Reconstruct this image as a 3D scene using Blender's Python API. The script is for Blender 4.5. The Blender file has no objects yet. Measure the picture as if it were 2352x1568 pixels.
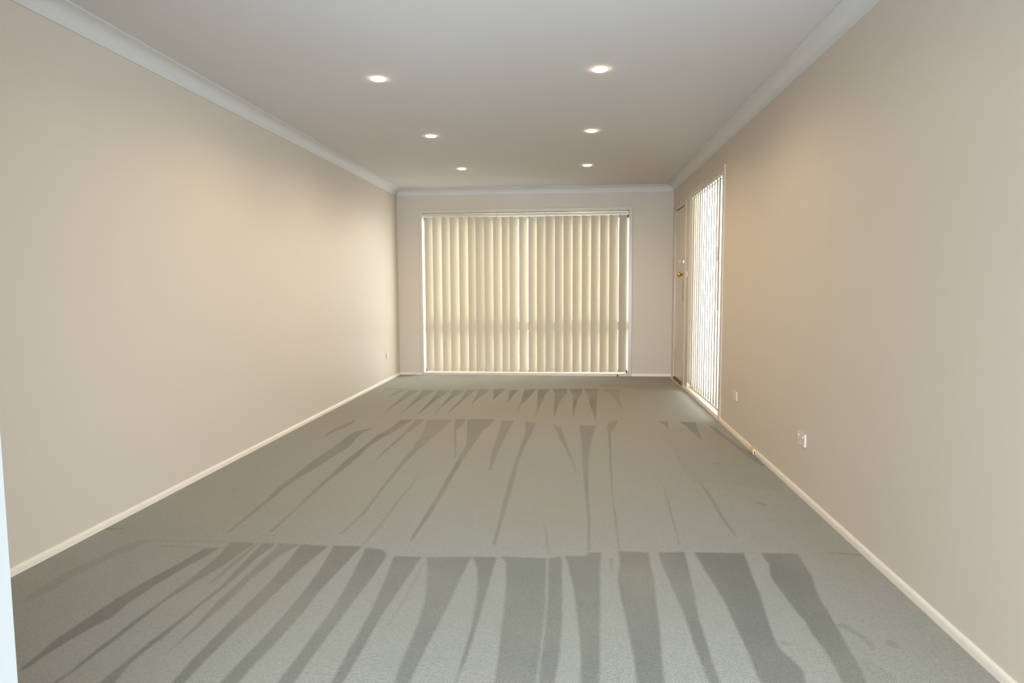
import bpy, bmesh, math, random
import numpy as np
from mathutils import Matrix, Vector
random.seed(7)
S = bpy.context.scene
C = S.collection
PI = math.pi

# ---------------------------------------------------------------- room measures (metres)
XL, XR, YB, H = -2.262, 1.261, 8.568, 2.40      # wall faces and ceiling height
YF = 1.02                                       # front end of the room (the wide opening to the hall)
HX0, HX1, HY = -3.6, 4.2, -2.4                  # the hall the photographer stands in

# ---------------------------------------------------------------- camera
cam = bpy.data.cameras.new('camera')
cam.sensor_width = 36.0
cam.lens = 1530.0 / 2352.0 * 36.0
cam.clip_start = 0.02
camo = bpy.data.objects.new('camera', cam)
C.objects.link(camo)
yaw, pitch, roll = 0.0900, 0.0836, -0.0050
f = Vector((-math.sin(yaw) * math.cos(pitch), math.cos(yaw) * math.cos(pitch), -math.sin(pitch)))
r = Vector((math.cos(yaw), math.sin(yaw), 0.0))
u = r.cross(f)
r2 = r * math.cos(roll) + u * math.sin(roll)
u2 = u * math.cos(roll) - r * math.sin(roll)
m = Matrix((r2, u2, -f)).transposed().to_4x4()
m.translation = Vector((0, 0, 1.1628))
camo.matrix_world = m
S.camera = camo

# ---------------------------------------------------------------- light and exposure
S.view_settings.view_transform = 'Standard'
S.view_settings.look = 'None'
S.view_settings.exposure = 0.1
S.view_settings.gamma = 1.0
S.view_settings.use_curve_mapping = False
S.cycles.max_bounces = 14
S.cycles.diffuse_bounces = 8
S.cycles.sample_clamp_indirect = 6.0
S.cycles.caustics_reflective = False
S.cycles.caustics_refractive = False

w = bpy.data.worlds.new('world')
S.world = w
w.use_nodes = True
bg = w.node_tree.nodes['Background']
bg.inputs['Color'].default_value = (0.93, 0.98, 1.0, 1)
bg.inputs['Strength'].default_value = 10.8

def area(name, loc, direction, sx, sy, power, color):
    l = bpy.data.lights.new(name, 'AREA')
    l.shape = 'RECTANGLE'
    l.size, l.size_y, l.energy, l.color = sx, sy, power, color
    o = bpy.data.objects.new(name, l)
    C.objects.link(o)
    o.location = loc
    o.rotation_euler = Vector(direction).to_track_quat('-Z', 'Y').to_euler()
    return o
COOL_FILL = (0.68, 0.85, 1.0)
area('hall_fill_rear', (1.4, HY - 0.05, 0.75), (0, 1, 0), 5.0, 1.25, 610.0, COOL_FILL)  # unseen fill lamp added behind the camera, standing in for cool daylight
area('hall_fill_side', (HX1 + 0.05, -1.15, 0.75), (-1, 0, 0), 1.5, 1.25, 8.0, COOL_FILL)  # second unseen fill lamp, added to light the jamb face




# ---------------------------------------------------------------- colours and lamp settings
WALL_C = (0.572, 0.502, 0.422)
CEIL_C = (0.595, 0.572, 0.566)
CORN_C = (0.585, 0.57, 0.553)
TRIM_C = (0.575, 0.507, 0.427)
DOOR_C = (0.58, 0.52, 0.43)
SLAT_C = (0.52, 0.462, 0.365)
CARP_L = (0.392, 0.388, 0.341)
CARP_D = (0.182, 0.179, 0.153)
WARM = (1.0, 0.76, 0.49)
WARM_LENS = (1.0, 0.80, 0.52, 1)
LENS = 38.0
SPOT = 24.5
SPOT_DEG = 172
BG0, BG1 = -0.0055, 0.006
SA0, SAV = -8.5, 1.2
BASE_C = (0.74, 0.67, 0.575)

# ---------------------------------------------------------------- helpers
def mat(name, color, rough=0.5, spec=0.5, metallic=0.0, noise=0.03, scale=30.0, bump=0.0, bscale=200.0, translucent=0.0):
    M = bpy.data.materials.new(name)
    M.use_nodes = True
    nt = M.node_tree
    N, L = nt.nodes, nt.links
    b = N['Principled BSDF']
    b.inputs['Roughness'].default_value = rough
    b.inputs['Metallic'].default_value = metallic
    b.inputs['Specular IOR Level'].default_value = spec
    tc = N.new('ShaderNodeTexCoord')
    n = N.new('ShaderNodeTexNoise')
    n.inputs['Scale'].default_value = scale
    n.inputs['Detail'].default_value = 3
    L.new(tc.outputs['Object'], n.inputs['Vector'])
    mx = N.new('ShaderNodeMix')
    mx.data_type = 'RGBA'
    mx.inputs[6].default_value = tuple(c * (1 - noise) for c in color) + (1,)
    mx.inputs[7].default_value = tuple(min(1, c * (1 + noise)) for c in color) + (1,)
    L.new(n.outputs['Fac'], mx.inputs[0])
    L.new(mx.outputs[2], b.inputs['Base Color'])
    if bump:
        n2 = N.new('ShaderNodeTexNoise')
        n2.inputs['Scale'].default_value = bscale
        L.new(tc.outputs['Object'], n2.inputs['Vector'])
        bp = N.new('ShaderNodeBump')
        bp.inputs['Strength'].default_value = bump
        bp.inputs['Distance'].default_value = 0.002
        L.new(n2.outputs['Fac'], bp.inputs['Height'])
        L.new(bp.outputs['Normal'], b.inputs['Normal'])
    if translucent:
        t = N.new('ShaderNodeBsdfTranslucent')
        L.new(mx.outputs[2], t.inputs['Color'])
        ms = N.new('ShaderNodeMixShader')
        ms.inputs[0].default_value = translucent
        out = N['Material Output']
        L.new(b.outputs[0], ms.inputs[1])
        L.new(t.outputs[0], ms.inputs[2])
        L.new(ms.outputs[0], out.inputs['Surface'])
    return M

def glass_mat():
    M = bpy.data.materials.new('clear_glass')
    M.use_nodes = True
    N, L = M.node_tree.nodes, M.node_tree.links
    N.remove(N['Principled BSDF'])
    tr = N.new('ShaderNodeBsdfTransparent'); tr.inputs[0].default_value = (0.95, 0.97, 0.96, 1)
    gl = N.new('ShaderNodeBsdfGlossy'); gl.inputs['Roughness'].default_value = 0.02
    lw = N.new('ShaderNodeLayerWeight')              # facing term: Schlick's curve, the same from both sides of the pane
    pw = N.new('ShaderNodeMath'); pw.operation = 'POWER'; pw.inputs[1].default_value = 5.0
    L.new(lw.outputs['Facing'], pw.inputs[0])
    fr = N.new('ShaderNodeMath'); fr.operation = 'MULTIPLY_ADD'; fr.inputs[1].default_value = 0.8; fr.inputs[2].default_value = 0.03
    L.new(pw.outputs[0], fr.inputs[0])
    ms = N.new('ShaderNodeMixShader')
    L.new(fr.outputs[0], ms.inputs[0]); L.new(tr.outputs[0], ms.inputs[1]); L.new(gl.outputs[0], ms.inputs[2])
    L.new(ms.outputs[0], N['Material Output'].inputs['Surface'])
    return M

def lamp_mat():
    M = bpy.data.materials.new('lit_lens')
    M.use_nodes = True
    N, L = M.node_tree.nodes, M.node_tree.links
    N.remove(N['Principled BSDF'])
    e = N.new('ShaderNodeEmission')
    e.inputs['Color'].default_value = WARM_LENS
    e.inputs['Strength'].default_value = LENS
    L.new(e.outputs[0], N['Material Output'].inputs['Surface'])
    return M

WALL = mat('cream_wall_paint', WALL_C, 0.45, 0.25, noise=0.008, scale=1.5, bump=0.06, bscale=350)
CEIL = mat('white_ceiling_paint', CEIL_C, 0.8, 0.2, noise=0.008, scale=1.2)
CORN = mat('white_cornice_paint', CORN_C, 0.6, 0.3, noise=0.008, scale=2)
TRIM = mat('cream_gloss_trim_paint', TRIM_C, 0.28, 0.5, noise=0.015, scale=8, bump=0.12, bscale=90)
BASE = mat('cream_skirting_paint', BASE_C, 0.35, 0.5, noise=0.02, scale=8)
DOORP = mat('cream_gloss_door_paint', DOOR_C, 0.25, 0.5, noise=0.01, scale=6)
JAMB = mat('white_jamb_paint', (0.34, 0.34, 0.34), 0.4, 0.4, noise=0.01, scale=5)
HALLW = mat('hall_wall_paint', (0.72, 0.70, 0.67), 0.6, 0.2, noise=0.01)
SLAT = mat('beige_blind_fabric', SLAT_C, 0.75, 0.2, noise=0.03, scale=14, bump=0.15, bscale=900, translucent=0.008)
HEM = mat('beige_blind_hem', tuple(c * 0.96 for c in SLAT_C), 0.75, 0.2, noise=0.03, scale=14, translucent=0.004)
SWHITE = mat('overexposed_reveal_white', (0.85, 0.85, 0.83), 0.5, 0.3, noise=0.01)  # whiter than the wall so the reveals read as overexposed by daylight
RAIL = mat('cream_headrail_metal', (0.66, 0.58, 0.44), 0.35, 0.5, noise=0.02)
LIP = mat('bright_aluminium', (0.80, 0.81, 0.78), 0.25, 0.5, metallic=0.55, noise=0.02)
PLAS = mat('white_plastic', (0.82, 0.80, 0.74), 0.35, 0.5, noise=0.01)
PLASW = mat('outlet_plastic', (0.63, 0.575, 0.50), 0.35, 0.5, noise=0.01)
SWITCH = mat('switch_plastic', (0.70, 0.665, 0.60), 0.3, 0.5, noise=0.01)
CREAMP = mat('yellowed_plastic', (0.72, 0.50, 0.24), 0.4, 0.5, noise=0.06)
DARK = mat('dark_slot', (0.035, 0.03, 0.027), 0.6, 0.3)
GREY = mat('grey_slot', (0.42, 0.37, 0.31), 0.6, 0.3)
BRASS = mat('brass', (0.62, 0.38, 0.12), 0.2, 0.5, metallic=1.0, noise=0.08)
CHROME = mat('chrome', (0.72, 0.74, 0.77), 0.18, 0.5, metallic=1.0, noise=0.05)
OLDB = mat('tarnished_chain', (0.17, 0.13, 0.08), 0.4, 0.5, metallic=0.8, noise=0.3, scale=200)
WOOD = mat('red_brown_timber', (0.17, 0.068, 0.03), 0.5, 0.3, noise=0.35, scale=25)
ALU = mat('cream_aluminium_frame', (0.62, 0.58, 0.48), 0.4, 0.5, noise=0.02)
RUB = mat('black_rubber', (0.03, 0.028, 0.025), 0.7, 0.3)
CORDM = mat('cream_cord', (0.66, 0.60, 0.50), 0.5, 0.3)
PAVE = mat('pale_concrete', (0.62, 0.61, 0.58), 0.9, 0.2, noise=0.12, scale=5)
GLASS = glass_mat()
LENSM = lamp_mat()

class MB:
    def __init__(self): self.bm = bmesh.new()
    def box(self, x0, x1, y0, y1, z0, z1, bevel=0.0, seg=1):
        b = bmesh.new()
        bmesh.ops.create_cube(b, size=1.0)
        bmesh.ops.scale(b, vec=(abs(x1 - x0), abs(y1 - y0), abs(z1 - z0)), verts=b.verts)
        bmesh.ops.translate(b, vec=((x0 + x1) / 2, (y0 + y1) / 2, (z0 + z1) / 2), verts=b.verts)
        if bevel:
            bmesh.ops.bevel(b, geom=b.edges[:], offset=bevel, segments=seg, affect='EDGES', profile=0.5)
        self.merge(b); return self
    def merge(self, b, mtx=None):
        if mtx is not None: bmesh.ops.transform(b, matrix=mtx, verts=b.verts)
        me = bpy.data.meshes.new('tmp'); b.to_mesh(me); b.free()
        self.bm.from_mesh(me); bpy.data.meshes.remove(me)
    def lathe(self, prof, n=24, mtx=None):
        """prof: (radius, height) pairs about z."""
        b = bmesh.new(); rings = []
        for rr, zz in prof:
            if rr < 1e-6: rings.append([b.verts.new((0, 0, zz))])
            else: rings.append([b.verts.new((rr * math.cos(2 * PI * k / n), rr * math.sin(2 * PI * k / n), zz)) for k in range(n)])
        for A, B in zip(rings, rings[1:]):
            for k in range(n):
                k2 = (k + 1) % n
                a = [A[0]] if len(A) == 1 else [A[k], A[k2]]
                c = [B[0]] if len(B) == 1 else [B[k2], B[k]]
                q = a + c
                if len(q) > 2: b.faces.new(q)
        bmesh.ops.recalc_face_normals(b, faces=b.faces)
        self.merge(b, mtx); return self
    def sweep(self, rings, close=True):
        """rings: lists of equal numbers of points; skins them and caps the ends."""
        b = bmesh.new()
        R = [[b.verts.new(p) for p in ring] for ring in rings]
        n = len(R[0])
        for A, B in zip(R, R[1:]):
            for k in range(n if close else n - 1):
                k2 = (k + 1) % n
                b.faces.new((A[k], A[k2], B[k2], B[k]))
        if close:
            b.faces.new(R[0][::-1]); b.faces.new(R[-1])
        bmesh.ops.recalc_face_normals(b, faces=b.faces)
        self.merge(b); return self
    def tube(self, pts, rad, n=8):
        pts = [Vector(p) for p in pts]; rings = []
        for i, p in enumerate(pts):
            t = (pts[min(i + 1, len(pts) - 1)] - pts[max(i - 1, 0)]).normalized()
            a = Vector((0, 0, 1)) if abs(t.z) < 0.9 else Vector((1, 0, 0))
            x = t.cross(a).normalized(); y = t.cross(x)
            rings.append([p + x * rad * math.cos(2 * PI * k / n) + y * rad * math.sin(2 * PI * k / n) for k in range(n)])
        return self.sweep(rings)
    def build(self, name, material, parent=None, smooth=False):
        me = bpy.data.meshes.new(name)
        self.bm.to_mesh(me); self.bm.free()
        me.materials.append(material)
        if smooth: me.polygons.foreach_set('use_smooth', [True] * len(me.polygons))
        o = bpy.data.objects.new(name, me); C.objects.link(o)
        if parent: o.parent = parent
        return o

def auto(o, deg=35):
    """smooth shading, kept sharp past an angle"""
    me = o.data
    me.polygons.foreach_set('use_smooth', [True] * len(me.polygons))
    try: me.set_sharp_from_angle(angle=math.radians(deg))
    except Exception: pass
    return o

def empty(name, loc=(0, 0, 0)):
    o = bpy.data.objects.new(name, None); C.objects.link(o); o.location = loc
    o.empty_display_size = 0.05
    return o
def tag(o, label, cat, group=None):
    o['label'] = label; o['category'] = cat
    if group: o['group'] = group
    return o
def struct(o, label):
    o['kind'] = 'structure'; o['label'] = label
    return o
def boxo(name, material, parent, *a, **k): return MB().box(*a, **k).build(name, material, parent)

# ---------------------------------------------------------------- walls, ceiling
T = 0.16
struct(MB().box(XL - T, XL, YF - 0.12, YB + T, 0, H).build('wall_left', WALL), 'long plain cream wall with a small socket near its far corner')
WX0, WX1, WZ0, WZ1 = -1.935, 0.717, 0.012, 2.100      # back window opening
b = MB()
b.box(XL, WX0, YB, YB + T, 0, H).box(WX1, XR, YB, YB + T, 0, H).box(WX0, WX1, YB, YB + T, WZ1, H)
struct(b.build('wall_back', WALL), 'cream end wall around the wide full-height window')
SY0, SY1, SZ0, SZ1 = 5.800, 7.420, 0.030, 2.128        # sidelight opening in the right wall
DY0, DY1, DZ = 7.66, 8.47, 2.075                       # door opening
b = MB()
TR = 0.11
b.box(XR, XR + TR, HY, SY0, 0, H).box(XR, XR + TR, SY0, SY1, SZ1, H).box(XR, XR + TR, SY0, SY1, -0.1, SZ0)
b.box(XR, XR + TR, SY1, DY0, 0, H).box(XR, XR + TR, DY0, DY1, DZ, H).box(XR, XR + TR, DY1, YB + T, 0, H)
# right wall of the room only (the hall is wider): cut away what lies in front of YF
bmesh.ops.bisect_plane(b.bm, geom=b.bm.verts[:] + b.bm.edges[:] + b.bm.faces[:], plane_co=(0, YF - 0.12, 0), plane_no=(0, -1, 0), clear_outer=True)
struct(b.build('wall_right', WALL), 'long plain cream wall with sockets, a tall side window and the entry door')
JX = -0.9566
b = MB().box(XL - T, JX, YF - 0.12, YF, 0, H).box(JX, XR + T, YF - 0.12, YF, 2.12, H)
wf = struct(b.build('wall_front', HALLW), 'near wall beside the wide opening the picture is taken through')
boxo('jamb_lining', JAMB, wf, JX - 0.02, JX + 0.0015, YF - 0.135, YF + 0.001, 0, 2.12, bevel=0.001)
# hall behind the camera; openings placed and sized to suit the added fill lamps
b = MB()
b.box(HX0 - T, HX0, HY, YF - 0.12, 0, H)
b.box(HX1, HX1 + T, HY, -1.9, 0, H).box(HX1, HX1 + T, -0.4, YF - 0.12, 0, H).box(HX1, HX1 + T, -1.9, -0.4, 0, 0.1).box(HX1, HX1 + T, -1.9, -0.4, 1.4, H)
b.box(HX0 - T, -1.15, HY - T, HY, 0, H).box(3.95, HX1 + T, HY - T, HY, 0, H).box(-1.15, 3.95, HY - T, HY, 0, 0.1).box(-1.15, 3.95, HY - T, HY, 1.4, H)
b.box(HX0 - T, XL - T, YF - 0.12, YF, 0, H).box(XR + T, HX1 + T, YF - 0.12, YF, 0, H)
struct(b.build('wall_hall', HALLW), 'walls of the hall behind the camera')
struct(MB().box(HX0 - T, HX1 + T, HY - T, YB + T, H, H + 0.12).build('ceiling', CEIL), 'smooth white ceiling with six recessed downlights')

# cornice: cove profile (distance from wall, height below ceiling)
CW, CH = 0.0916, 0.0788
cov = [(0.0, -CH), (0.007, -CH), (0.009, -CH + 0.006)]
for k in range(9):
    a = k / 8 * PI / 2
    cov.append((0.009 + (CW - 0.018) * (1 - math.cos(a)), -CH + 0.006 + (CH - 0.013) * math.sin(a)))
cov += [(CW - 0.007, -0.006), (CW, -0.006), (CW, 0.0), (0.0, 0.0)]
def corn(name, ringf0, ringf1, label):
    o = MB().sweep([[ringf0(d, z) for d, z in cov], [ringf1(d, z) for d, z in cov]]).build(name, CORN)
    return struct(auto(o, 30), label)
corn('trim_1', lambda d, z: (XL + d, YF, H + z), lambda d, z: (XL + d, YB - d, H + z), 'white coved cornice along the left wall')
corn('trim_2', lambda d, z: (XL + d, YB - d, H + z), lambda d, z: (XR - d, YB - d, H + z), 'white coved cornice across the end wall')
corn('trim_3', lambda d, z: (XR - d, YF, H + z), lambda d, z: (XR - d, YB - d, H + z), 'white coved cornice along the right wall')

# skirting: low moulding with a rounded top
BT, BH = 0.012, 0.035
bp = [(0, 0), (BT, 0), (BT, 0.017)]
for k in range(1, 6):
    a = k / 5 * PI / 2
    bp.append((BT * math.cos(a) * 0.98 + 0.0002, 0.017 + (BH - 0.017) * math.sin(a)))
bp.append((0, BH))
def skirt(name, f0, f1, label):
    o = MB().sweep([[f0(d, z) for d, z in bp], [f1(d, z) for d, z in bp]]).build(name, BASE)
    return struct(auto(o, 40), label)
skirt('baseboard_left', lambda d, z: (XL + d, YF, z), lambda d, z: (XL + d, YB - d, z), 'low cream skirting along the left wall')
o = MB().sweep([[(XL + d, YB - d, z) for d, z in bp], [(WX0 - 0.038, YB - d, z) for d, z in bp]])
o.sweep([[(WX1 + 0.040, YB - d, z) for d, z in bp], [(XR - d * 0.2, YB - d, z) for d, z in bp]])
struct(auto(o.build('baseboard_back', BASE), 40), 'low cream skirting at both sides of the end window')
o = MB().sweep([[(XR - d, YF, z) for d, z in bp], [(XR - d, 5.735, z) for d, z in bp]])
o.sweep([[(XR - d, SY0 - 0.03, z) for d, z in bp], [(XR - d, 7.60, z) for d, z in bp]])
struct(auto(o.build('baseboard_right', BASE), 40), 'low cream skirting along the right wall and under the side window')

# strokes the vacuum cleaner left in the pile: (strength, outline on the floor in metres)
NAP_MARKS = [
 (0.8, [(-1.633,2.754),(-1.654,2.585),(-1.682,2.433),(-1.701,2.27),(-1.704,2.118),(-1.705,1.977),(-1.688,1.865),(-1.683,1.804),(-1.663,1.806),(-1.663,1.88),(-1.655,1.974),(-1.638,2.069),(-1.619,2.133),(-1.63,2.231),(-1.624,2.388),(-1.605,2.544),(-1.576,2.672),(-1.568,2.772)]),
 (0.8, [(-1.554,2.838),(-1.529,2.688),(-1.523,2.562),(-1.52,2.367),(-1.521,2.231),(-1.528,2.116),(-1.525,2.019),(-1.527,1.923),(-1.519,1.818),(-1.525,1.737),(-1.512,1.738),(-1.507,1.825),(-1.505,1.919),(-1.502,2.021),(-1.504,2.142),(-1.505,2.259),(-1.491,2.35),(-1.477,2.449),(-1.46,2.545),(-1.446,2.635),(-1.446,2.731),(-1.434,2.831)]),
 (0.6, [(-1.429,2.832),(-1.432,2.636),(-1.427,2.484),(-1.423,2.404),(-1.406,2.455),(-1.407,2.627),(-1.417,2.846)]),
 (0.85, [(-1.403,2.839),(-1.382,2.584),(-1.362,2.408),(-1.368,2.261),(-1.372,2.129),(-1.381,2.017),(-1.385,1.909),(-1.388,1.811),(-1.388,1.738),(-1.339,1.742),(-1.359,1.843),(-1.363,1.93),(-1.353,2.033),(-1.353,2.13),(-1.352,2.271),(-1.34,2.41),(-1.344,2.511),(-1.35,2.666),(-1.334,2.815),(-1.345,2.838)]),
 (0.75, [(-1.319,2.81),(-1.312,2.578),(-1.309,2.442),(-1.308,2.274),(-1.293,2.116),(-1.286,1.986),(-1.286,1.87),(-1.281,1.99),(-1.272,2.121),(-1.269,2.243),(-1.27,2.368),(-1.277,2.48),(-1.265,2.571),(-1.264,2.673),(-1.247,2.759),(-1.225,2.834),(-1.332,2.839)]),
 (0.95, [(-1.22,2.835),(-1.196,2.598),(-1.189,2.403),(-1.188,2.208),(-1.186,2.054),(-1.185,1.919),(-1.174,1.755),(-1.135,1.758),(-1.139,1.903),(-1.138,2.036),(-1.137,2.109),(-1.128,2.172),(-1.126,2.297),(-1.12,2.428),(-1.113,2.583),(-1.101,2.709),(-1.088,2.821)]),
 (0.95, [(-1.066,2.83),(-1.038,2.622),(-1.024,2.435),(-1.018,2.254),(-1.02,2.096),(-1.023,1.984),(-1.029,1.9),(-1.031,1.767),(-0.979,1.771),(-0.974,1.898),(-0.963,2.016),(-0.96,2.139),(-0.955,2.243),(-0.961,2.365),(-0.955,2.5),(-0.947,2.651),(-0.94,2.807),(-0.939,2.833)]),
 (0.85, [(-0.915,2.822),(-0.896,2.655),(-0.871,2.418),(-0.863,2.242),(-0.862,2.102),(-0.861,1.977),(-0.862,1.871),(-0.863,1.781),(-0.811,1.785),(-0.812,1.893),(-0.811,2.001),(-0.81,2.077),(-0.806,2.174),(-0.804,2.323),(-0.797,2.463),(-0.795,2.608),(-0.795,2.739),(-0.832,2.801)]),
 (0.8, [(-0.765,2.738),(-0.735,2.478),(-0.719,2.278),(-0.714,2.121),(-0.711,1.989),(-0.704,1.788),(-0.67,1.791),(-0.668,1.936),(-0.669,2.088),(-0.669,2.233),(-0.661,2.37),(-0.655,2.514),(-0.647,2.63),(-0.643,2.739)]),
 (0.4, [(-0.622,2.677),(-0.621,2.373),(-0.629,2.158),(-0.624,2.158),(-0.615,2.374),(-0.616,2.677)]),
 (0.7, [(-0.62,2.735),(-0.578,2.55),(-0.541,2.344),(-0.529,2.204),(-0.525,2.058),(-0.526,1.935),(-0.517,1.804),(-0.474,1.807),(-0.471,1.921),(-0.464,2.049),(-0.456,2.172),(-0.448,2.317),(-0.443,2.481),(-0.433,2.692),(-0.426,2.756)]),
 (0.75, [(-0.425,2.755),(-0.389,2.65),(-0.363,2.487),(-0.349,2.342),(-0.341,2.181),(-0.34,2.053),(-0.341,1.95),(-0.339,1.84),(-0.336,1.84),(-0.325,2.001),(-0.323,2.109),(-0.321,2.261),(-0.321,2.415),(-0.32,2.656),(-0.318,2.761)]),
 (0.7, [(-0.302,2.771),(-0.274,2.704),(-0.253,2.496),(-0.242,2.3),(-0.236,2.13),(-0.229,2.003),(-0.223,1.828),(-0.104,1.837),(-0.099,1.994),(-0.094,2.201),(-0.094,2.362),(-0.101,2.588),(-0.105,2.763)]),
 (0.75, [(-0.097,2.764),(-0.093,2.589),(-0.087,2.363),(-0.087,2.201),(-0.093,1.995),(-0.098,1.838),(-0.05,1.842),(-0.037,1.999),(-0.031,2.206),(-0.035,2.513),(-0.039,2.745),(-0.047,2.791)]),
 (0.8, [(-0.028,2.793),(-0.018,2.735),(-0.003,2.596),(0.01,2.479),(0.019,2.288),(0.026,2.173),(0.03,2.036),(0.029,1.848),(0.082,1.853),(0.092,2.074),(0.103,2.295),(0.113,2.564),(0.123,2.758),(0.131,2.841),(0.073,2.843),(0.063,2.806)]),
 (0.4, [(0.162,2.784),(0.174,2.802),(0.176,2.717),(0.165,2.651),(0.158,2.704)]),
 (0.85, [(0.205,2.869),(0.203,2.741),(0.182,2.57),(0.183,2.419),(0.19,2.301),(0.193,2.151),(0.195,2.018),(0.192,1.862),(0.272,1.868),(0.283,2.025),(0.301,2.232),(0.311,2.369),(0.326,2.581),(0.33,2.74),(0.337,2.863)]),
 (0.85, [(0.38,2.865),(0.375,2.812),(0.381,2.647),(0.39,2.472),(0.399,2.302),(0.396,2.132),(0.4,2.004),(0.403,1.879),(0.435,1.882),(0.435,1.995),(0.438,2.076),(0.443,2.192),(0.443,2.274),(0.456,2.406),(0.47,2.553),(0.482,2.741),(0.492,2.881)]),
 (0.9, [(0.534,2.878),(0.543,2.691),(0.554,2.55),(0.561,2.414),(0.56,2.292),(0.559,2.18),(0.559,2.079),(0.555,1.987),(0.55,1.891),(0.679,1.902),(0.698,1.987),(0.69,2.034),(0.677,2.076),(0.665,2.114),(0.667,2.168),(0.676,2.263),(0.692,2.374),(0.711,2.515),(0.722,2.653),(0.741,2.829),(0.746,2.886)]),
 (0.9, [(0.819,2.894),(0.823,2.778),(0.796,2.669),(0.794,2.56),(0.797,2.45),(0.799,2.358),(0.807,2.304),(0.801,2.221),(0.804,2.138),(0.804,2.074),(0.799,2.007),(0.787,1.91),(0.855,1.916),(0.874,2.001),(0.881,2.074),(0.888,2.152),(0.899,2.244),(0.902,2.288),(0.912,2.367),(0.918,2.469),(0.931,2.552),(0.96,2.682),(0.966,2.789),(0.978,2.897)]),
 (0.45, [(0.902,2.288),(0.937,2.295),(0.95,2.262),(0.97,2.206),(0.978,2.152),(0.959,2.125),(0.949,2.191),(0.929,2.246),(0.9,2.273)]),
 (0.5, [(1.022,2.19),(1.05,2.199),(1.056,2.159),(1.035,2.144),(1.013,2.162)]),
 (0.25, [(0.91,2.089),(0.949,2.019),(0.96,1.974),(0.933,1.928),(0.859,1.922),(0.874,2.025)]),
 (0.4, [(0.686,2.163),(0.718,2.152),(0.704,2.13),(0.676,2.141)]),
 (0.25, [(-1.98,2.832),(-2.027,2.723),(-2.047,2.577),(-2.067,2.475),(-2.062,2.353),(-2.057,2.241),(-2.018,2.218),(-1.995,2.329),(-2.004,2.428),(-1.991,2.536),(-1.976,2.653),(-1.944,2.717),(-1.945,2.821)]),
 (0.25, [(-1.952,2.831),(-1.556,2.843),(-1.549,2.83),(-1.945,2.821)]),
 (0.3, [(-1.866,2.774),(-1.61,2.768),(-1.602,2.754),(-1.858,2.762)]),
 (1.3, [(1.081,2.914),(1.145,2.921),(1.252,2.912),(1.247,2.901),(1.14,2.91)]),
 (0.9, [(-2.254,2.952),(-2.173,2.965),(-2.165,2.954),(-2.232,2.937)]),
 (0.5, [(-1.452,2.931),(-1.38,2.926),(-1.375,2.917),(-1.447,2.92)]),
 (0.6, [(-1.895,5.626),(-1.925,5.378),(-1.94,5.175),(-1.92,4.899),(-1.905,5.082),(-1.868,5.279),(-1.861,5.489)]),
 (0.65, [(-1.632,5.295),(-1.734,5.141),(-1.742,4.978),(-1.722,4.584),(-1.733,4.295),(-1.71,3.922),(-1.701,3.68),(-1.669,3.444),(-1.657,3.214),(-1.631,2.944),(-1.623,2.953),(-1.63,3.187),(-1.64,3.446),(-1.66,3.658),(-1.655,3.87),(-1.638,4.075),(-1.631,4.336),(-1.613,4.631),(-1.646,4.875),(-1.657,5.099)]),
 (0.7, [(-1.493,5.641),(-1.482,5.305),(-1.52,4.993),(-1.512,4.677),(-1.513,4.31),(-1.492,3.938),(-1.477,3.647),(-1.449,3.31),(-1.435,2.976),(-1.419,2.969),(-1.431,3.202),(-1.44,3.461),(-1.454,3.75),(-1.45,4.028),(-1.453,4.349),(-1.472,4.641),(-1.458,4.887),(-1.413,5.211),(-1.382,5.66)]),
 (0.55, [(-1.359,5.661),(-1.339,5.216),(-1.329,4.896),(-1.327,4.536),(-1.306,4.193),(-1.307,4.501),(-1.298,4.856),(-1.295,5.123),(-1.276,5.649)]),
 (0.5, [(-1.253,5.651),(-1.171,5.039),(-1.143,4.625),(-1.127,4.271),(-1.107,3.828),(-1.09,3.51),(-1.076,3.238),(-1.089,2.969),(-1.077,2.97),(-1.055,3.279),(-1.075,3.557),(-1.084,3.829),(-1.094,4.177),(-1.088,4.516),(-1.071,4.957),(-1.044,5.284),(-1.036,5.654)]),
 (0.35, [(-0.959,4.186),(-0.939,3.787),(-0.947,3.52),(-0.941,3.288),(-0.946,2.853),(-0.934,2.854),(-0.92,3.032),(-0.926,3.309),(-0.933,3.521),(-0.926,3.763)]),
 (0.65, [(-1.016,5.701),(-0.946,5.242),(-0.793,4.395),(-0.784,4.396),(-0.932,5.267),(-0.913,5.394),(-0.921,5.707)]),
 (0.65, [(-0.913,5.707),(-0.834,5.201),(-0.77,4.768),(-0.767,4.467),(-0.757,4.02),(-0.747,3.604),(-0.745,3.263),(-0.74,2.915),(-0.728,2.916),(-0.718,3.265),(-0.718,3.606),(-0.723,3.965),(-0.727,4.332),(-0.72,4.693),(-0.714,5.209),(-0.683,5.46),(-0.669,5.723)]),
 (0.55, [(-0.607,5.671),(-0.575,5.172),(-0.566,4.665),(-0.523,4.095),(-0.51,4.096),(-0.514,4.707),(-0.509,5.13),(-0.497,5.644)]),
 (0.55, [(-0.4,5.626),(-0.371,5.308),(-0.365,5.126),(-0.369,4.745),(-0.374,4.246),(-0.375,3.807),(-0.367,3.448),(-0.36,3.149),(-0.355,2.897),(-0.34,2.898),(-0.34,3.151),(-0.34,3.45),(-0.341,3.809),(-0.349,4.207),(-0.341,4.697),(-0.325,5.014),(-0.293,5.577)]),
 (0.5, [(-0.155,5.518),(-0.09,5.403),(-0.031,4.819),(0.005,4.442),(0.036,4.081),(0.031,4.062),(0.005,4.314),(-0.042,4.669),(-0.096,5.03)]),
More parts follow.
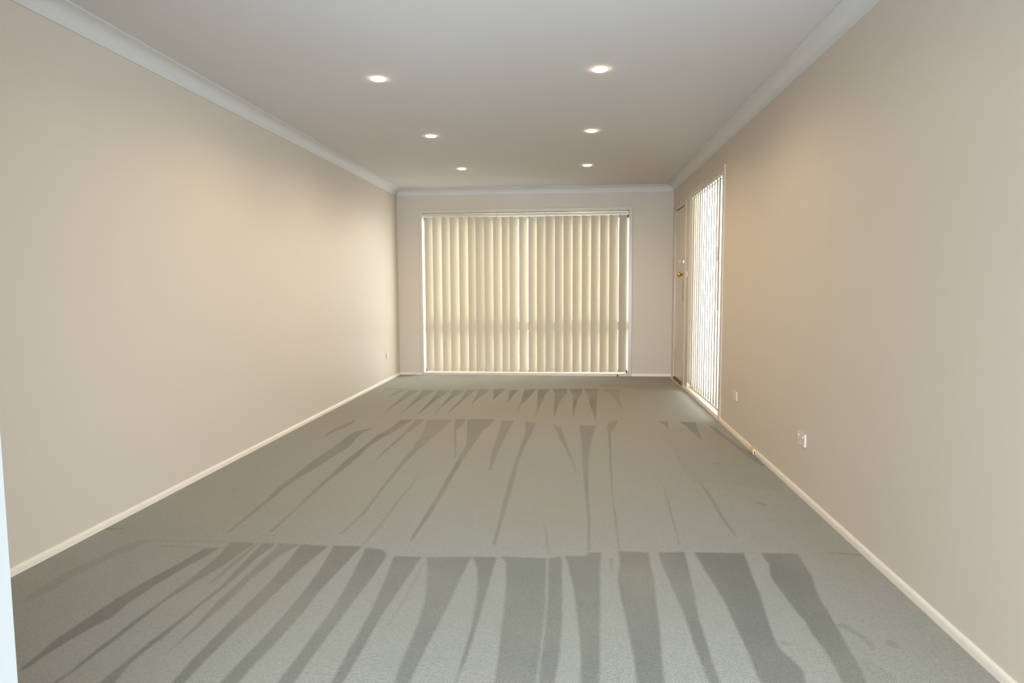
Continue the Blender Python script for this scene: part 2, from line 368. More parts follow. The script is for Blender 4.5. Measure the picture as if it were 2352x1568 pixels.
 (0.55, [(0.061,5.499),(0.206,5.508),(0.159,5.104),(0.13,4.73),(0.106,4.201),(0.096,3.714),(0.095,3.302),(0.081,2.855),(0.07,2.854),(0.08,3.301),(0.075,3.712),(0.07,4.278),(0.074,4.932)]),
 (0.55, [(0.284,5.415),(0.317,5.652),(0.399,5.728),(0.362,5.486),(0.307,5.231),(0.268,4.461),(0.232,3.724),(0.223,3.194),(0.214,2.884),(0.206,2.883),(0.214,3.239),(0.225,3.723),(0.254,4.46),(0.287,5.23)]),
 (0.5, [(0.53,3.829),(0.512,3.519),(0.495,3.267),(0.491,3.095),(0.479,2.963),(0.486,2.964),(0.497,3.119),(0.504,3.268),(0.52,3.519),(0.535,3.829)]),
 (0.5, [(0.766,4.277),(0.75,4.01),(0.748,3.775),(0.752,3.598),(0.746,3.407),(0.745,3.261),(0.758,3.059),(0.764,3.065),(0.763,3.262),(0.764,3.408),(0.77,3.568),(0.767,3.794),(0.758,4.011)]),
 (0.4, [(-0.132,3.167),(-0.115,2.955),(-0.102,2.804),(-0.092,2.805),(-0.105,2.955),(-0.127,3.167)]),
 (0.8, [(0.736,5.711),(0.818,5.716),(0.774,5.351),(0.77,5.562)]),
 (0.8, [(0.912,5.703),(1.048,5.693),(1.016,5.418),(0.977,5.001),(0.958,5.12),(0.944,5.483)]),
 (0.65, [(1.137,5.568),(1.167,5.498),(1.181,5.23),(1.2,5.016),(1.218,4.819),(1.246,4.564),(1.241,4.333),(1.218,4.331),(1.184,4.559),(1.179,4.789),(1.16,5.043),(1.131,5.291)]),
 (0.5, [(0.918,4.388),(0.988,4.386),(0.958,4.352),(0.916,4.349)]),
 (0.5, [(1.041,4.654),(1.082,4.644),(1.046,4.619)]),
 (0.4, [(1.085,4.577),(1.099,4.505),(1.16,4.51),(1.102,4.47),(1.08,4.528)]),
 (0.4, [(1.028,4.38),(1.056,4.377),(1.044,4.349),(1.026,4.348)]),
 (0.5, [(0.825,3.701),(0.872,3.697),(0.852,3.677)]),
 (0.45, [(0.972,3.591),(1.009,3.586),(1.033,3.536),(1.011,3.524),(0.981,3.572)]),
 (0.5, [(0.983,3.328),(1.011,3.319),(0.993,3.303)]),
 (0.3, [(0.715,4.526),(0.747,4.492),(0.719,4.474)]),
 (0.13, [(0.695,5.328),(1.083,5.638),(1.166,5.014),(1.235,4.31),(1.239,3.952),(1.185,3.774),(1.051,3.832),(0.893,3.927),(0.706,3.913),(0.7,4.208),(0.71,4.651)]),
 (0.5, [(-1.947,7.236),(-1.854,7.242),(-1.866,7.048),(-1.903,6.844),(-1.919,6.586),(-1.916,6.826),(-1.945,7.043)]),
 (0.7, [(-1.818,7.276),(-1.699,7.283),(-1.708,7.057),(-1.713,6.803),(-1.72,6.533),(-1.724,6.253),(-1.718,5.888),(-1.743,6.163),(-1.759,6.466),(-1.779,6.781),(-1.806,7.051)]),
 (0.75, [(-1.671,7.3),(-1.518,7.293),(-1.531,7.03),(-1.551,6.743),(-1.559,6.479),(-1.557,6.175),(-1.549,5.794),(-1.557,5.925),(-1.584,6.262),(-1.608,6.638),(-1.626,6.915)]),
 (0.8, [(-1.496,7.31),(-1.343,7.303),(-1.367,7.003),(-1.382,6.719),(-1.385,6.458),(-1.388,6.215),(-1.392,5.843),(-1.417,6.155),(-1.423,6.424),(-1.442,6.784)]),
 (0.75, [(-1.327,7.32),(-1.19,7.328),(-1.212,7.049),(-1.238,6.728),(-1.247,6.466),(-1.254,6.223),(-1.244,5.84),(-1.257,6.053),(-1.267,6.372),(-1.286,6.794)]),
 (0.7, [(-1.169,7.353),(-1.072,7.343),(-1.086,6.983),(-1.101,6.636),(-1.109,6.382),(-1.122,6.145),(-1.129,5.899),(-1.138,6.088),(-1.137,6.38),(-1.135,6.701),(-1.158,7.052)]),
 (0.7, [(-1.046,7.377),(-0.92,7.376),(-0.944,6.992),(-0.97,6.711),(-0.987,6.374),(-0.998,6.709),(-1.014,7.024)]),
 (0.8, [(-0.887,7.394),(-0.737,7.435),(-0.774,7.075),(-0.797,6.755),(-0.799,6.654),(-0.823,6.927)]),
 (0.8, [(-0.69,7.341),(-0.593,7.367),(-0.618,7.084),(-0.625,6.765),(-0.64,6.504),(-0.654,6.832)]),
 (0.85, [(-0.53,7.358),(-0.398,7.455),(-0.432,6.986),(-0.465,6.61),(-0.49,6.42),(-0.502,5.862),(-0.504,6.389),(-0.518,6.945)]),
 (0.85, [(-0.375,7.424),(-0.247,7.431),(-0.285,6.995),(-0.299,6.525),(-0.31,6.197),(-0.326,5.724),(-0.329,6.057),(-0.342,6.617),(-0.366,7.136)]),
 (0.85, [(-0.217,7.465),(-0.048,7.467),(-0.052,7.155),(-0.105,6.763),(-0.132,6.412),(-0.157,5.759),(-0.167,6.122),(-0.175,6.726),(-0.186,7.147)]),
 (0.85, [(-0.029,7.476),(0.121,7.485),(0.109,7.127),(0.065,6.807),(0.039,6.363),(0.012,5.795),(0.007,6.188),(0.017,6.977)]),
 (0.85, [(0.133,7.485),(0.296,7.511),(0.262,6.922),(0.233,6.288),(0.209,5.687),(0.197,5.984),(0.179,6.432),(0.177,6.987)]),
 (0.45, [(0.349,7.457),(0.529,7.468),(0.485,6.832),(0.474,6.218),(0.457,6.51),(0.436,6.863),(0.4,7.257)]),
 (0.25, [(-2.149,7.387),(-1.843,7.404),(-1.809,7.264),(-2.109,7.247)]),
 (0.2, [(0.337,7.895),(1.073,7.826),(1.027,7.489),(0.54,7.542),(0.327,7.654)]),
]
# ---------------------------------------------------------------- floor: carpet with vacuum marks in its nap
xs = np.linspace(XL, XR, 560)
ys = [YF - 0.12]
while ys[-1] < YB: ys.append(ys[-1] + 0.0034 * max(1.5, ys[-1]))
ys = np.array(ys); ys[-1] = YB + 0.0
nx, ny = len(xs), len(ys)
nap = np.zeros((ny, nx))
subs = [-0.375, -0.125, 0.125, 0.375]
dxg = xs[1] - xs[0]
for wgt, poly in NAP_MARKS:
    P = np.array(poly)
    i0, i1 = np.searchsorted(xs, [P[:, 0].min() - 0.02, P[:, 0].max() + 0.02])
    j0, j1 = np.searchsorted(ys, [P[:, 1].min() - 0.04, P[:, 1].max() + 0.04])
    i0 = max(0, i0); j0 = max(0, j0)
    if i1 <= i0 or j1 <= j0: continue
    X = xs[i0:i1][None, :]; Y = ys[j0:j1][:, None]
    dyg = np.gradient(ys)[j0:j1][:, None]
    acc = np.zeros((j1 - j0, i1 - i0))
    for sx in subs:
        for sy in subs:
            px, py = X + sx * dxg * 1.6, Y + sy * dyg * 1.6
            ins = np.zeros(acc.shape, bool)
            for a, c in zip(P, np.roll(P, -1, 0)):
                if a[1] == c[1]: continue
                cr = ((a[1] > py) != (c[1] > py)) & (px < (c[0] - a[0]) * (py - a[1]) / (c[1] - a[1]) + a[0])
                ins ^= cr
            acc += ins
    acc *= wgt / 16.0
    nap[j0:j1, i0:i1] = np.maximum(nap[j0:j1, i0:i1], acc)
vx, vy = np.meshgrid(xs, ys)
co = np.stack([vx, vy, np.zeros_like(vx)], -1).reshape(-1, 3)
idx = np.arange(nx * ny).reshape(ny, nx)
fc = np.stack([idx[:-1, :-1], idx[:-1, 1:], idx[1:, 1:], idx[1:, :-1]], -1).reshape(-1, 4)
me = bpy.data.meshes.new('floor')
me.vertices.add(len(co)); me.vertices.foreach_set('co', co.ravel())
me.loops.add(fc.size); me.loops.foreach_set('vertex_index', fc.ravel())
me.polygons.add(len(fc)); me.polygons.foreach_set('loop_start', np.arange(0, fc.size, 4))
me.polygons.foreach_set('loop_total', np.full(len(fc), 4))
me.update(calc_edges=True)
at = me.attributes.new('nap', 'FLOAT', 'POINT')
at.data.foreach_set('value', nap.ravel().astype(np.float32))

def carpet_mat():
    M = bpy.data.materials.new('grey_green_carpet')
    M.use_nodes = True
    N, L = M.node_tree.nodes, M.node_tree.links
    b = N['Principled BSDF']
    b.inputs['Roughness'].default_value = 0.95
    b.inputs['Specular IOR Level'].default_value = 0.1
    b.inputs['Sheen Weight'].default_value = 0.08
    tc = N.new('ShaderNodeTexCoord')
    def noise(scale, detail=2, rough=0.5):
        n = N.new('ShaderNodeTexNoise'); n.inputs['Scale'].default_value = scale
        n.inputs['Detail'].default_value = detail; n.inputs['Roughness'].default_value = rough
        L.new(tc.outputs['Object'], n.inputs['Vector']); return n
    def mix(fac, a, c, kind='MIX'):
        x = N.new('ShaderNodeMix'); x.data_type = 'RGBA'; x.blend_type = kind
        for s, v in ((0, fac), (6, a), (7, c)):
            if isinstance(v, (tuple, float)): x.inputs[s].default_value = v
            else: L.new(v, x.inputs[s])
        return x.outputs[2]
    def ramp(src, lo, hi, a=0.0, c=1.0):
        x = N.new('ShaderNodeMapRange'); x.inputs[1].default_value = lo; x.inputs[2].default_value = hi
        x.inputs[3].default_value = a; x.inputs[4].default_value = c
        L.new(src, x.inputs[0]); return x.outputs[0]
    an = N.new('ShaderNodeAttribute'); an.attribute_name = 'nap'
    col = mix(an.outputs['Fac'], CARP_L + (1,), CARP_D + (1,))
    # soft patches: traffic wear (tan) and cleaner blue-grey
    col = mix(ramp(noise(1.1, 3).outputs['Fac'], 0.42, 0.70, 0, 0.5), col, tuple(c * k for c, k in zip(CARP_L, (1.02, 0.93, 0.80))) + (1,))
    col = mix(ramp(noise(9.0, 4).outputs['Fac'], 0.5, 0.75, 0, 0.10), col, tuple(c * 0.72 for c in CARP_L) + (1,))
    # tuft mottling
    n1 = noise(330, 2, 0.65)
    col = mix(ramp(noise(75, 3, 0.6).outputs['Fac'], 0.42, 0.70, 0.0, 0.30), col, mix(0.5, col, (0.07, 0.08, 0.075, 1)))
    v = N.new('ShaderNodeTexVoronoi'); v.inputs['Scale'].default_value = 300
    L.new(tc.outputs['Object'], v.inputs['Vector'])
    col = mix(ramp(n1.outputs['Fac'], 0.38, 0.64, 0.0, 0.72), col, mix(0.5, col, (0.05, 0.055, 0.05, 1)))
    col = mix(ramp(v.outputs['Distance'], 0.0, 0.5, 0.16, 0.0), col, (0.70, 0.72, 0.70, 1))
    # a few small tan spots where something was spilt
    for cx, cy, rr in ((-1.378, 1.985, 0.014), (-1.352, 2.004, 0.009), (-1.405, 1.962, 0.009), (-1.089, 2.011, 0.009), (-1.445, 2.055, 0.008), (-1.33, 2.03, 0.007), (-1.47, 2.03, 0.007)):
        d = N.new('ShaderNodeVectorMath'); d.operation = 'DISTANCE'
        L.new(tc.outputs['Object'], d.inputs[0]); d.inputs[1].default_value = (cx, cy, 0)
        nn = N.new('ShaderNodeMath'); nn.operation = 'MULTIPLY_ADD'
        L.new(noise(120, 2).outputs['Fac'], nn.inputs[0]); nn.inputs[1].default_value = 0.05
        L.new(d.outputs['Value'], nn.inputs[2])
        col = mix(ramp(nn.outputs[0], rr + 0.022, rr + 0.012, 0, 0.55), col, (0.17, 0.115, 0.05, 1))
    L.new(col, b.inputs['Base Color'])
    hm = N.new('ShaderNodeMath'); hm.operation = 'ADD'
    L.new(n1.outputs['Fac'], hm.inputs[0]); L.new(v.outputs['Distance'], hm.inputs[1])
    bp_ = N.new('ShaderNodeBump'); bp_.inputs['Distance'].default_value = 0.0035
    L.new(ramp(an.outputs['Fac'], 0.0, 1.0, 0.65, 0.40), bp_.inputs['Strength'])
    L.new(hm.outputs[0], bp_.inputs['Height']); L.new(bp_.outputs[0], b.inputs['Normal'])
    return M
CARPET = carpet_mat()
me.materials.append(CARPET)
fl = bpy.data.objects.new('floor', me); C.objects.link(fl)
struct(fl, 'grey-green wall-to-wall carpet with dark vacuum strokes in rows')
b = MB().box(HX0 - T, HX1 + T, HY - T, YF - 0.12, -0.1, 0)
struct(b.build('floor_hall', CARPET), 'carpet of the hall behind the camera')
b = MB().box(XL - T, XR + 0.02, YF - 0.12, YB + T, -0.10, -0.004)
struct(b.build('floor_slab', PAVE), 'slab under the carpet')
struct(MB().box(-14, 14, -12, 24, -0.30, -0.13).build('ground', PAVE), 'pale paving outside the windows')

# ---------------------------------------------------------------- back window
w1 = struct(empty('window_1', ((WX0 + WX1) / 2, YB, 0)), 'wide full-height window in the end wall behind beige vertical blinds')
def P(name, material, root, *a, **k):
    o = boxo(name, material, root, *a, **k)
    o.matrix_parent_inverse = Matrix.Translation(-root.location)
    return o
AW = 0.037
P('architrave', TRIM, w1, WX0 - AW, WX0 + 0.002, YB - 0.014, YB + 0.01, 0.0, WZ1 + 0.040, bevel=0.002)
P('architrave', TRIM, w1, WX1 - 0.002, WX1 + AW, YB - 0.014, YB + 0.01, 0.0, WZ1 + 0.040, bevel=0.002)
P('architrave', TRIM, w1, WX0 + 0.002, WX1 - 0.002, YB - 0.014, YB + 0.01, WZ1 - 0.002, WZ1 + 0.040, bevel=0.002)
P('sill', TRIM, w1, WX0, WX1, YB - 0.012, YB + T, -0.02, 0.032, bevel=0.002)
fy0, fy1 = YB + 0.10, YB + 0.145
P('blown_out_lining', SWHITE, w1, WX0 - 0.01, WX0 + 0.003, YB + 0.008, YB + T, 0.03, WZ1, bevel=0.001)  # added strip, daylight glare on the reveal put into its white
P('blown_out_lining', SWHITE, w1, WX1 - 0.003, WX1 + 0.01, YB + 0.008, YB + T, 0.03, WZ1, bevel=0.001)
fr = MB()
fr.box(WX0, WX0 + 0.020, fy0, fy1, 0.03, WZ1).box(WX1 - 0.020, WX1, fy0, fy1, 0.03, WZ1)
fr.box(WX0, WX1, fy0, fy1, 0.03, 0.065).box(WX0, WX1, fy0, fy1, WZ1 - 0.08, WZ1)
o = fr.build('window_frame', ALU, w1); o.matrix_parent_inverse = Matrix.Translation(-w1.location)
P('transom', ALU, w1, WX0, WX1, fy0 - 0.005, fy1, 0.585, 0.695, bevel=0.003)
mull = (-1.05, -0.17)
for x in mull: P('mullion', ALU, w1, x - 0.025, x + 0.025, fy0, fy1, 0.695, WZ1 - 0.04, bevel=0.003)
for x in mull: P('mullion', ALU, w1, x - 0.025, x + 0.025, fy0, fy1, 0.065, 0.585, bevel=0.003)
ex = (WX0 + 0.035,) + mull + (WX1 - 0.035,)
for i in range(3):
    for z0, z1 in ((0.065, 0.585), (0.695, WZ1 - 0.04)):
        P('pane', GLASS, w1, ex[i] + 0.02, ex[i + 1] - 0.02, fy0 + 0.018, fy0 + 0.023, z0 - 0.005, z1 + 0.005)

# ---------------------------------------------------------------- side window
w2 = struct(empty('window_2', (XR, (SY0 + SY1) / 2, 0)), 'tall side window in the right wall with half-open vertical blinds, beside the door')
P('architrave', TRIM, w2, XR - 0.010, XR + 0.01, SY0 - 0.068, SY0 + 0.002, 0.0, SZ1 + 0.028, bevel=0.003)
P('architrave', TRIM, w2, XR - 0.0015, XR + 0.01, SY0 + 0.002, SY1 + 0.03, SZ1 - 0.002, SZ1 + 0.028, bevel=0.0015)
P('sill', TRIM, w2, XR - 0.006, XR + TR, SY0, SY1, -0.02, 0.034, bevel=0.002)
gx0, gx1 = XR + 0.050, XR + 0.080
fr = MB()
fr.box(gx0, gx1, SY0, SY0 + 0.018, 0.034, SZ1).box(gx0, gx1, SY1 - 0.018, SY1, 0.034, SZ1)
fr.box(gx0, gx1, SY0, SY1, 0.034, 0.05).box(gx0, gx1, SY0, SY1, SZ1 - 0.04, SZ1)
o = fr.build('window_frame', ALU, w2); o.matrix_parent_inverse = Matrix.Translation(-w2.location)
P('pane', GLASS, w2, gx0 + 0.015, gx0 + 0.02, SY0 + 0.03, SY1 - 0.03, 0.045, SZ1 - 0.035)

P('blown_out_lining', SWHITE, w2, gx1, XR + TR + 0.03, SY1 - 0.006, SY1 + 0.012, 0.0, SZ1, bevel=0.001)  # added strip that whitens the far reveal as if blown out

# ---------------------------------------------------------------- vertical blinds
def slat_mesh(name, width, height, sag, thick, zt=0.0, seg=8):
    """a hanging strip, gently curved across; its top at z = zt, its width along x"""
    b = MB(); rings = []
    prof = []
    for k in range(seg + 1):
        t = k / seg * 2 - 1
        prof.append((t * width / 2, -sag * (1 - t * t) + sag * 0.5))
    out = [(x, y - thick / 2) for x, y in prof] + [(x, y + thick / 2) for x, y in reversed(prof)]
    for z in (zt, zt - height): rings.append([(x, y, z) for x, y in out])
    b.sweep(rings)
    return b
def blind(name, loc, rot, length, places, drop, label, sag, bracket_at, wand_side):
    """length along the local x axis; the room is on the local -y side; z = 0 at the headrail's underside"""
    root = empty(name, loc); root.rotation_euler.z = rot
    tag(root, label, 'blind')
    hr = MB().box(0.004, length - 0.004, -0.018, 0.022, 0.0, 0.028, bevel=0.002)
    hr.box(0.004, length - 0.004, -0.022, -0.016, 0.004, 0.024, bevel=0.001)
    hr.build('headrail', RAIL, root)
    MB().box(0.004, length - 0.004, -0.021, -0.010, 0.0285, 0.0375, bevel=0.001).build('headrail_lip', LIP, root)
    MB().box(0.010, length - 0.010, -0.013, 0.013, -0.006, 0.001).build('runner_track', LIP, root)
    for x in bracket_at:
        MB().box(x - 0.008, x + 0.008, -0.0225, 0.010, 0.026, 0.0395, bevel=0.001).build('bracket', RAIL, root)
    s0 = h0 = w0 = None
    for x, ang, dz in places:
        if s0 is None:
            s = slat_mesh('slat', 0.127, drop, sag, 0.0012).build('slat', SLAT, root)
            auto(s, 50)
            hb = MB().lathe([(0, 0.013), (0.0045, 0.012), (0.006, 0.006), (0.006, 0.0), (0.008, -0.002), (0.008, -0.008), (0, -0.008)], 10)
            hb.box(-0.020, 0.020, -0.0022, 0.0022, -0.016, -0.006, bevel=0.0008)
            h = hb.build('hanger', PLAS, s)
            ww = slat_mesh('weight', 0.1272, 0.042, sag, 0.0042, zt=-drop + 0.044)
            wt = auto(ww.build('weight', HEM, s), 50)
            s0, h0, w0 = s, h, wt
        else:
            s = s0.copy(); C.objects.link(s); s.parent = root
            h = h0.copy(); C.objects.link(h); h.parent = s
            wt = w0.copy(); C.objects.link(wt); wt.parent = s
        s.location = (x, 0, -0.005 + dz); s.rotation_euler.z = ang
    ch = MB()
    ch.tube([(wand_side, -0.006, -0.002), (wand_side, -0.007, -0.5), (wand_side, -0.006, -1.15)], 0.0016, 6)
    ch.tube([(wand_side + 0.012, -0.006, -0.002), (wand_side + 0.012, -0.007, -0.5), (wand_side + 0.010, -0.006, -1.15)], 0.0016, 6)
    return root, ch
xl = [-1.903, -1.798, -1.681, -1.572, -1.454, -1.337, -1.238, -1.125, -1.010, -0.898, -0.800, -0.679, -0.560, -0.449, -0.338, -0.221, -0.108, 0.008, 0.124, 0.240, 0.355, 0.470, 0.589]
br = [.45, .6, .3, .45, .6, .5, .55, .6, .6, .55, .75, .95, .75, .12, .5, .1, .12, .5, .42, .45, .5, .55, 0.0]
pl = []
for i, (x, q) in enumerate(zip(xl, br)):
    al = math.atan2(-x, YB)
    a = al + math.acos((0.1137 * math.cos(al) - (BG0 + BG1 * q - 0.006 * max(0.0, -x / 1.9))) / 0.127)
    if i == 22: a = math.radians(31)
    pl.append((x - WX0 + 0.0635 * math.cos(a), a, -0.006 if 9 <= i <= 13 else random.uniform(-0.002, 0.002)))
BY = YB + 0.040
zr = 2.052
bl, ch = blind('vertical_blind', (WX0, BY, zr), 0.0, WX1 - WX0, pl, zr - 0.005 - 0.047, 'wide beige vertical blind, nearly closed, covering the end wall window', 0.004, (0.10, 0.98, 1.60, 2.44), 0.03)
ch.bm.free()
# side window: seen edge on, slats turned a little open
n = 14
pl = []
for i in range(n):
    x = 0.085 + i * (SY1 - SY0 - 0.155) / (n - 1)
    pl.append((x, math.radians(SA0 + random.uniform(-SAV, SAV)), random.uniform(-0.004, 0.004)))
zr2 = SZ1 - 0.040
# local x runs along +y of the room, local -y faces the room (-x)
L2 = SY1 - SY0
bl2, ch = blind('vertical_blind', (XR + 0.014, SY1, zr2), -PI / 2, L2, [(L2 - x, a, dz) for x, a, dz in pl], zr2 - 0.005 - 0.088, 'narrow vertical blind of the tall side window, bright daylight between its slats', 0.004, (0.12, 0.80, 1.48), L2 - 0.20)
ch.box(L2 - 0.215, L2 - 0.205, -0.012, 0.0, -0.72, -0.60, bevel=0.002)
ch.build('control_cord', CORDM, bl2)

# ---------------------------------------------------------------- entry door
d1 = struct(empty('door_1', (XR + 0.02, (DY0 + DY1) / 2, 0)), 'cream flush entry door at the far end of the right wall with brass knob')
def D(name, material, *a, **k): return P(name, material, d1, *a, **k)
D('door_frame', TRIM, XR - 0.006, XR + TR, DY1 - 0.075, DY1 + 0.035, 0, DZ - 0.004, bevel=0.002)
D('door_frame', TRIM, XR - 0.008, XR + TR, DY0 - 0.055, DY0 + 0.042, 0, DZ + 0.025, bevel=0.002)
D('door_frame', TRIM, XR - 0.0015, XR + TR, DY0 + 0.042, DY1 - 0.075, DZ - 0.012, DZ + 0.025, bevel=0.001)
D('stop_bead', TRIM, XR + 0.050, XR + TR, DY0 + 0.042, DY1 - 0.075, DZ - 0.045, DZ - 0.012, bevel=0.001)
D('stop_bead', TRIM, XR + 0.050, XR + TR, DY0 + 0.042, DY0 + 0.062, 0.026, DZ - 0.045, bevel=0.001)
D('stop_bead', TRIM, XR + 0.050, XR + TR, DY1 - 0.095, DY1 - 0.075, 0.026, DZ - 0.045, bevel=0.001)
leaf = D('door_leaf', DOORP, XR + 0.009, XR + 0.047, DY0 + 0.046, DY1 - 0.079, 0.035, DZ - 0.024, bevel=0.0015)
D('threshold', WOOD, XR - 0.004, XR + TR, DY0 + 0.042, DY1 - 0.075, -0.02, 0.026, bevel=0.003)
D('carpet_bar', LIP, XR - 0.028, XR - 0.004, DY0 + 0.0, DY1 - 0.02, 0.0, 0.005, bevel=0.002)
LX = XR + 0.009
rx = Matrix.Rotation(-PI / 2, 4, 'Y')                # lathe axis towards -x
def DL(name, mb, material, sm=True):
    o = mb.build(name, material, leaf)
    return auto(o, 40) if sm else o
KY = DY0 + 0.046 + 0.060
DL('door_knob', MB().lathe([(0, 0), (0.031, 0), (0.031, 0.003), (0.026, 0.008), (0.013, 0.011), (0.011, 0.022), (0.013, 0.030), (0.021, 0.035), (0.0265, 0.046), (0.0275, 0.056), (0.025, 0.067), (0.017, 0.074), (0.008, 0.076), (0, 0.0765)], 28, Matrix.Translation((LX, KY, 1.279)) @ rx), BRASS)
lk = MB().box(LX - 0.026, LX, DY0 + 0.047, DY0 + 0.047 + 0.095, 1.397, 1.462, bevel=0.004, seg=2)
lk.lathe([(0, 0), (0.016, 0), (0.016, 0.008), (0.010, 0.010), (0.006, 0.012)] + [(0.006, 0.024), (0, 0.025)], 20, Matrix.Translation((LX - 0.026, DY0 + 0.10, 1.428)) @ rx)
lk.box(LX - 0.054, LX - 0.044, DY0 + 0.096, DY0 + 0.104, 1.412, 1.444, bevel=0.002)
DL('rim_lock', lk, CHROME)
chb = MB().box(LX - 0.006, LX, DY0 + 0.060, DY0 + 0.150, 1.196, 1.212, bevel=0.002)
DL('chain_plate', chb, OLDB)
cn = MB()
for k in range(17):
    z = 1.190 - k * 0.0118
    a = k % 2
    ring = []
    for t in range(13):
        q = 2 * PI * t / 12
        dx, dz = 0.0042 * math.cos(q), 0.0080 * math.sin(q)
        ring.append((LX - 0.008 - (dx if a else 0), DY0 + 0.105 + (0 if a else dx), z + dz))
    cn.tube(ring, 0.0015, 5)
cn.lathe([(0, 0), (0.006, 0.001), (0.007, 0.006), (0.004, 0.012), (0, 0.013)], 10, Matrix.Translation((LX - 0.008, DY0 + 0.105, 0.978)))
DL('door_chain', cn, OLDB)
D('strike_keeper', PLAS, XR - 0.010, XR + 0.001, 7.492, 7.512, 1.250, 1.310, bevel=0.003)
for z in (1.82, 0.30):
    h = MB()
    for k in range(5):
        h.lathe([(0, 0), (0.006, 0), (0.0066, 0.002), (0.0066, 0.015), (0.006, 0.017), (0, 0.017)], 10, Matrix.Translation((XR - 0.003, DY1 - 0.077, z - 0.046 + k * 0.0185)))
    for k in range(4):
        h.lathe([(0, 0), (0.0045, 0), (0.0045, 0.0016), (0, 0.0016)], 8, Matrix.Translation((XR - 0.003, DY1 - 0.077, z - 0.029 + k * 0.0185)))
    DL('hinge', h, TRIM)

# ---------------------------------------------------------------- downlights
lights = [(-1.158, 4.018, 'lit recessed downlight, left row, nearest the viewer'), (0.157, 3.979, 'lit recessed downlight, right row, nearest the viewer'),
          (-1.165, 5.552, 'lit recessed downlight, left row, the middle of three'), (0.154, 5.512, 'lit recessed downlight, right row, the middle of three'),
          (-1.164, 7.106, 'lit recessed downlight, left row, closest to the end window'), (0.154, 7.056, 'lit recessed downlight, right row, closest to the end window')]
d0 = None
for x, y, lab in lights:
    if d0 is None:
        dl = empty('downlight', (x, y, H))
        ring = MB().lathe([(0.0405, 0.0), (0.0485, 0.0), (0.0488, -0.0006), (0.047, -0.0014), (0.044, -0.0017), (0.041, -0.0015), (0.0405, 0.0)], 40).build('trim_ring', PLAS, dl)
        auto(ring, 40)
        lens = MB().lathe([(0.0405, -0.001), (0.0405, -0.0058), (0.0385, -0.0070), (0.032, -0.0080), (0.020, -0.0087), (0.010, -0.0090), (0, -0.0091)], 40).build('lens', LENSM, dl)
        auto(lens, 40)
        d0 = dl
    else:
        dl = d0.copy(); C.objects.link(dl); dl.location = (x, y, H)
        for ch_ in list(d0.children):
            if ch_.type == 'LIGHT': continue
            c2 = ch_.copy(); C.objects.link(c2); c2.parent = dl
    tag(dl, lab, 'downlight', 'recessed ceiling downlights')
    l = bpy.data.lights.new('lamp', 'SPOT')
    l.energy = SPOT; l.color = WARM; l.spot_size = math.radians(SPOT_DEG); l.spot_blend = 0.6; l.shadow_soft_size = 0.04
    lo = bpy.data.objects.new('lamp', l); C.objects.link(lo); lo.parent = dl; lo.location = (0, 0, -0.05)

# ---------------------------------------------------------------- sockets
def gpo(name, loc, rotz, label):
    """double power point; its face towards local -y, width along x"""
    root = empty(name, loc); root.rotation_euler.z = rotz
    tag(root, label, 'power outlet', None)
    MB().box(-0.0575, 0.0575, -0.011, 0, -0.036, 0.036, bevel=0.0025, seg=2).build('plate', PLASW, root)
    for s in (-1, 1):
        sw = MB().box(s * 0.036 - 0.006, s * 0.036 + 0.006, -0.0155, -0.010, 0.011, 0.022, bevel=0.0012)
        sw.build('switch', SWITCH, root)
        sl = MB()
        cx = s * 0.031
        for dx, dz, tilt in ((-0.007, -0.008, 0.5), (0.007, -0.008, -0.5), (0.0, -0.022, 0.0)):
            bb = bmesh.new(); bmesh.ops.create_cube(bb, size=1)
            bmesh.ops.scale(bb, vec=(0.0022, 0.002, 0.0085), verts=bb.verts)
            sl.merge(bb, Matrix.Translation((cx + dx, -0.0108, dz)) @ Matrix.Rotation(tilt, 4, 'Y'))
        sl.build('socket_slots', GREY, root)
    return root
gpo('power_outlet', (XR, 3.718, 0.319), -PI / 2, 'white double power outlet with two switches, nearer of the two plates on the right wall')
gpo('power_outlet', (XL, 7.985, 0.314), PI / 2, 'small white power outlet low on the left wall near the far corner')
root = empty('wall_plate', (XR, 5.228, 0.309)); root.rotation_euler.z = -PI / 2
tag(root, 'cream wall plate with one small hole, on the right wall close to the side window', 'wall plate')
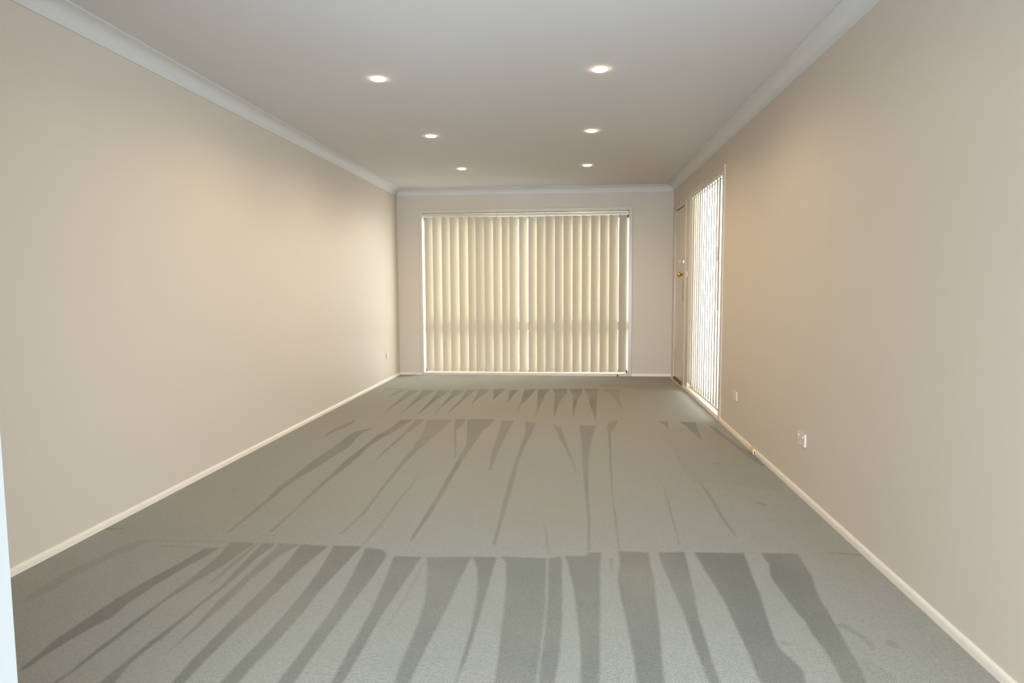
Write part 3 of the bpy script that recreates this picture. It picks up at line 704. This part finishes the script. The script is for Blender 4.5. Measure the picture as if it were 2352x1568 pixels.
MB().box(-0.0575, 0.0575, -0.010, 0, -0.036, 0.036, bevel=0.0025, seg=2).build('plate', PLASW, root)
MB().lathe([(0, 0), (0.006, 0), (0.006, 0.0015), (0.0035, 0.0018), (0, 0.0018)], 14, Matrix.Translation((0, -0.010, -0.004)) @ Matrix.Rotation(PI / 2, 4, 'X')).build('jack', GREY, root)

# phone socket sitting on the skirting
root = empty('phone_socket', (XR - BT, 4.63, 0.0))
tag(root, 'small yellowed phone socket with a white end, fixed on the right skirting', 'phone socket')
MB().box(-0.018, 0.004, -0.028, 0.055, 0.010, 0.043, bevel=0.005, seg=2).build('housing', CREAMP, root)
MB().box(-0.016, 0.002, -0.042, -0.029, 0.006, 0.036, bevel=0.002).build('end_cap', SWITCH, root)
MB().box(-0.011, -0.004, -0.0432, -0.041, 0.010, 0.031).build('port', DARK, root)

# black stopper under the end window, loose cord in the far left corner
o = MB().lathe([(0, 0), (0.011, 0), (0.010, 0.008), (0.006, 0.017), (0.004, 0.022), (0, 0.023)], 14, Matrix.Translation((0.583, YB - 0.026, 0.0))).build('door_stop', RUB)
tag(auto(o, 40), 'tiny black rubber stopper standing on the carpet under the end window', 'stopper')
pts = []
ctrl = [(-1.955, YB - 0.020, 0.115), (-1.975, YB - 0.024, 0.070), (-2.015, YB - 0.028, 0.043), (-2.065, YB - 0.032, 0.018), (-2.112, YB - 0.045, 0.004), (-2.095, YB - 0.075, 0.003), (-2.080, YB - 0.090, 0.003)]
for i in range(len(ctrl) - 1):
    for k in range(5):
        t = k / 5; p0 = Vector(ctrl[max(i - 1, 0)]); p1 = Vector(ctrl[i]); p2 = Vector(ctrl[i + 1]); p3 = Vector(ctrl[min(i + 2, len(ctrl) - 1)])
        pts.append(0.5 * ((2 * p1) + (p2 - p0) * t + (2 * p0 - 5 * p1 + 4 * p2 - p3) * t * t + (3 * p1 - p0 - 3 * p2 + p3) * t ** 3))
o = MB().tube(pts, 0.0028, 7).build('cord', CORDM)
tag(auto(o, 60), 'thin pale cord trailing from the end window onto the carpet by the left corner', 'cord')
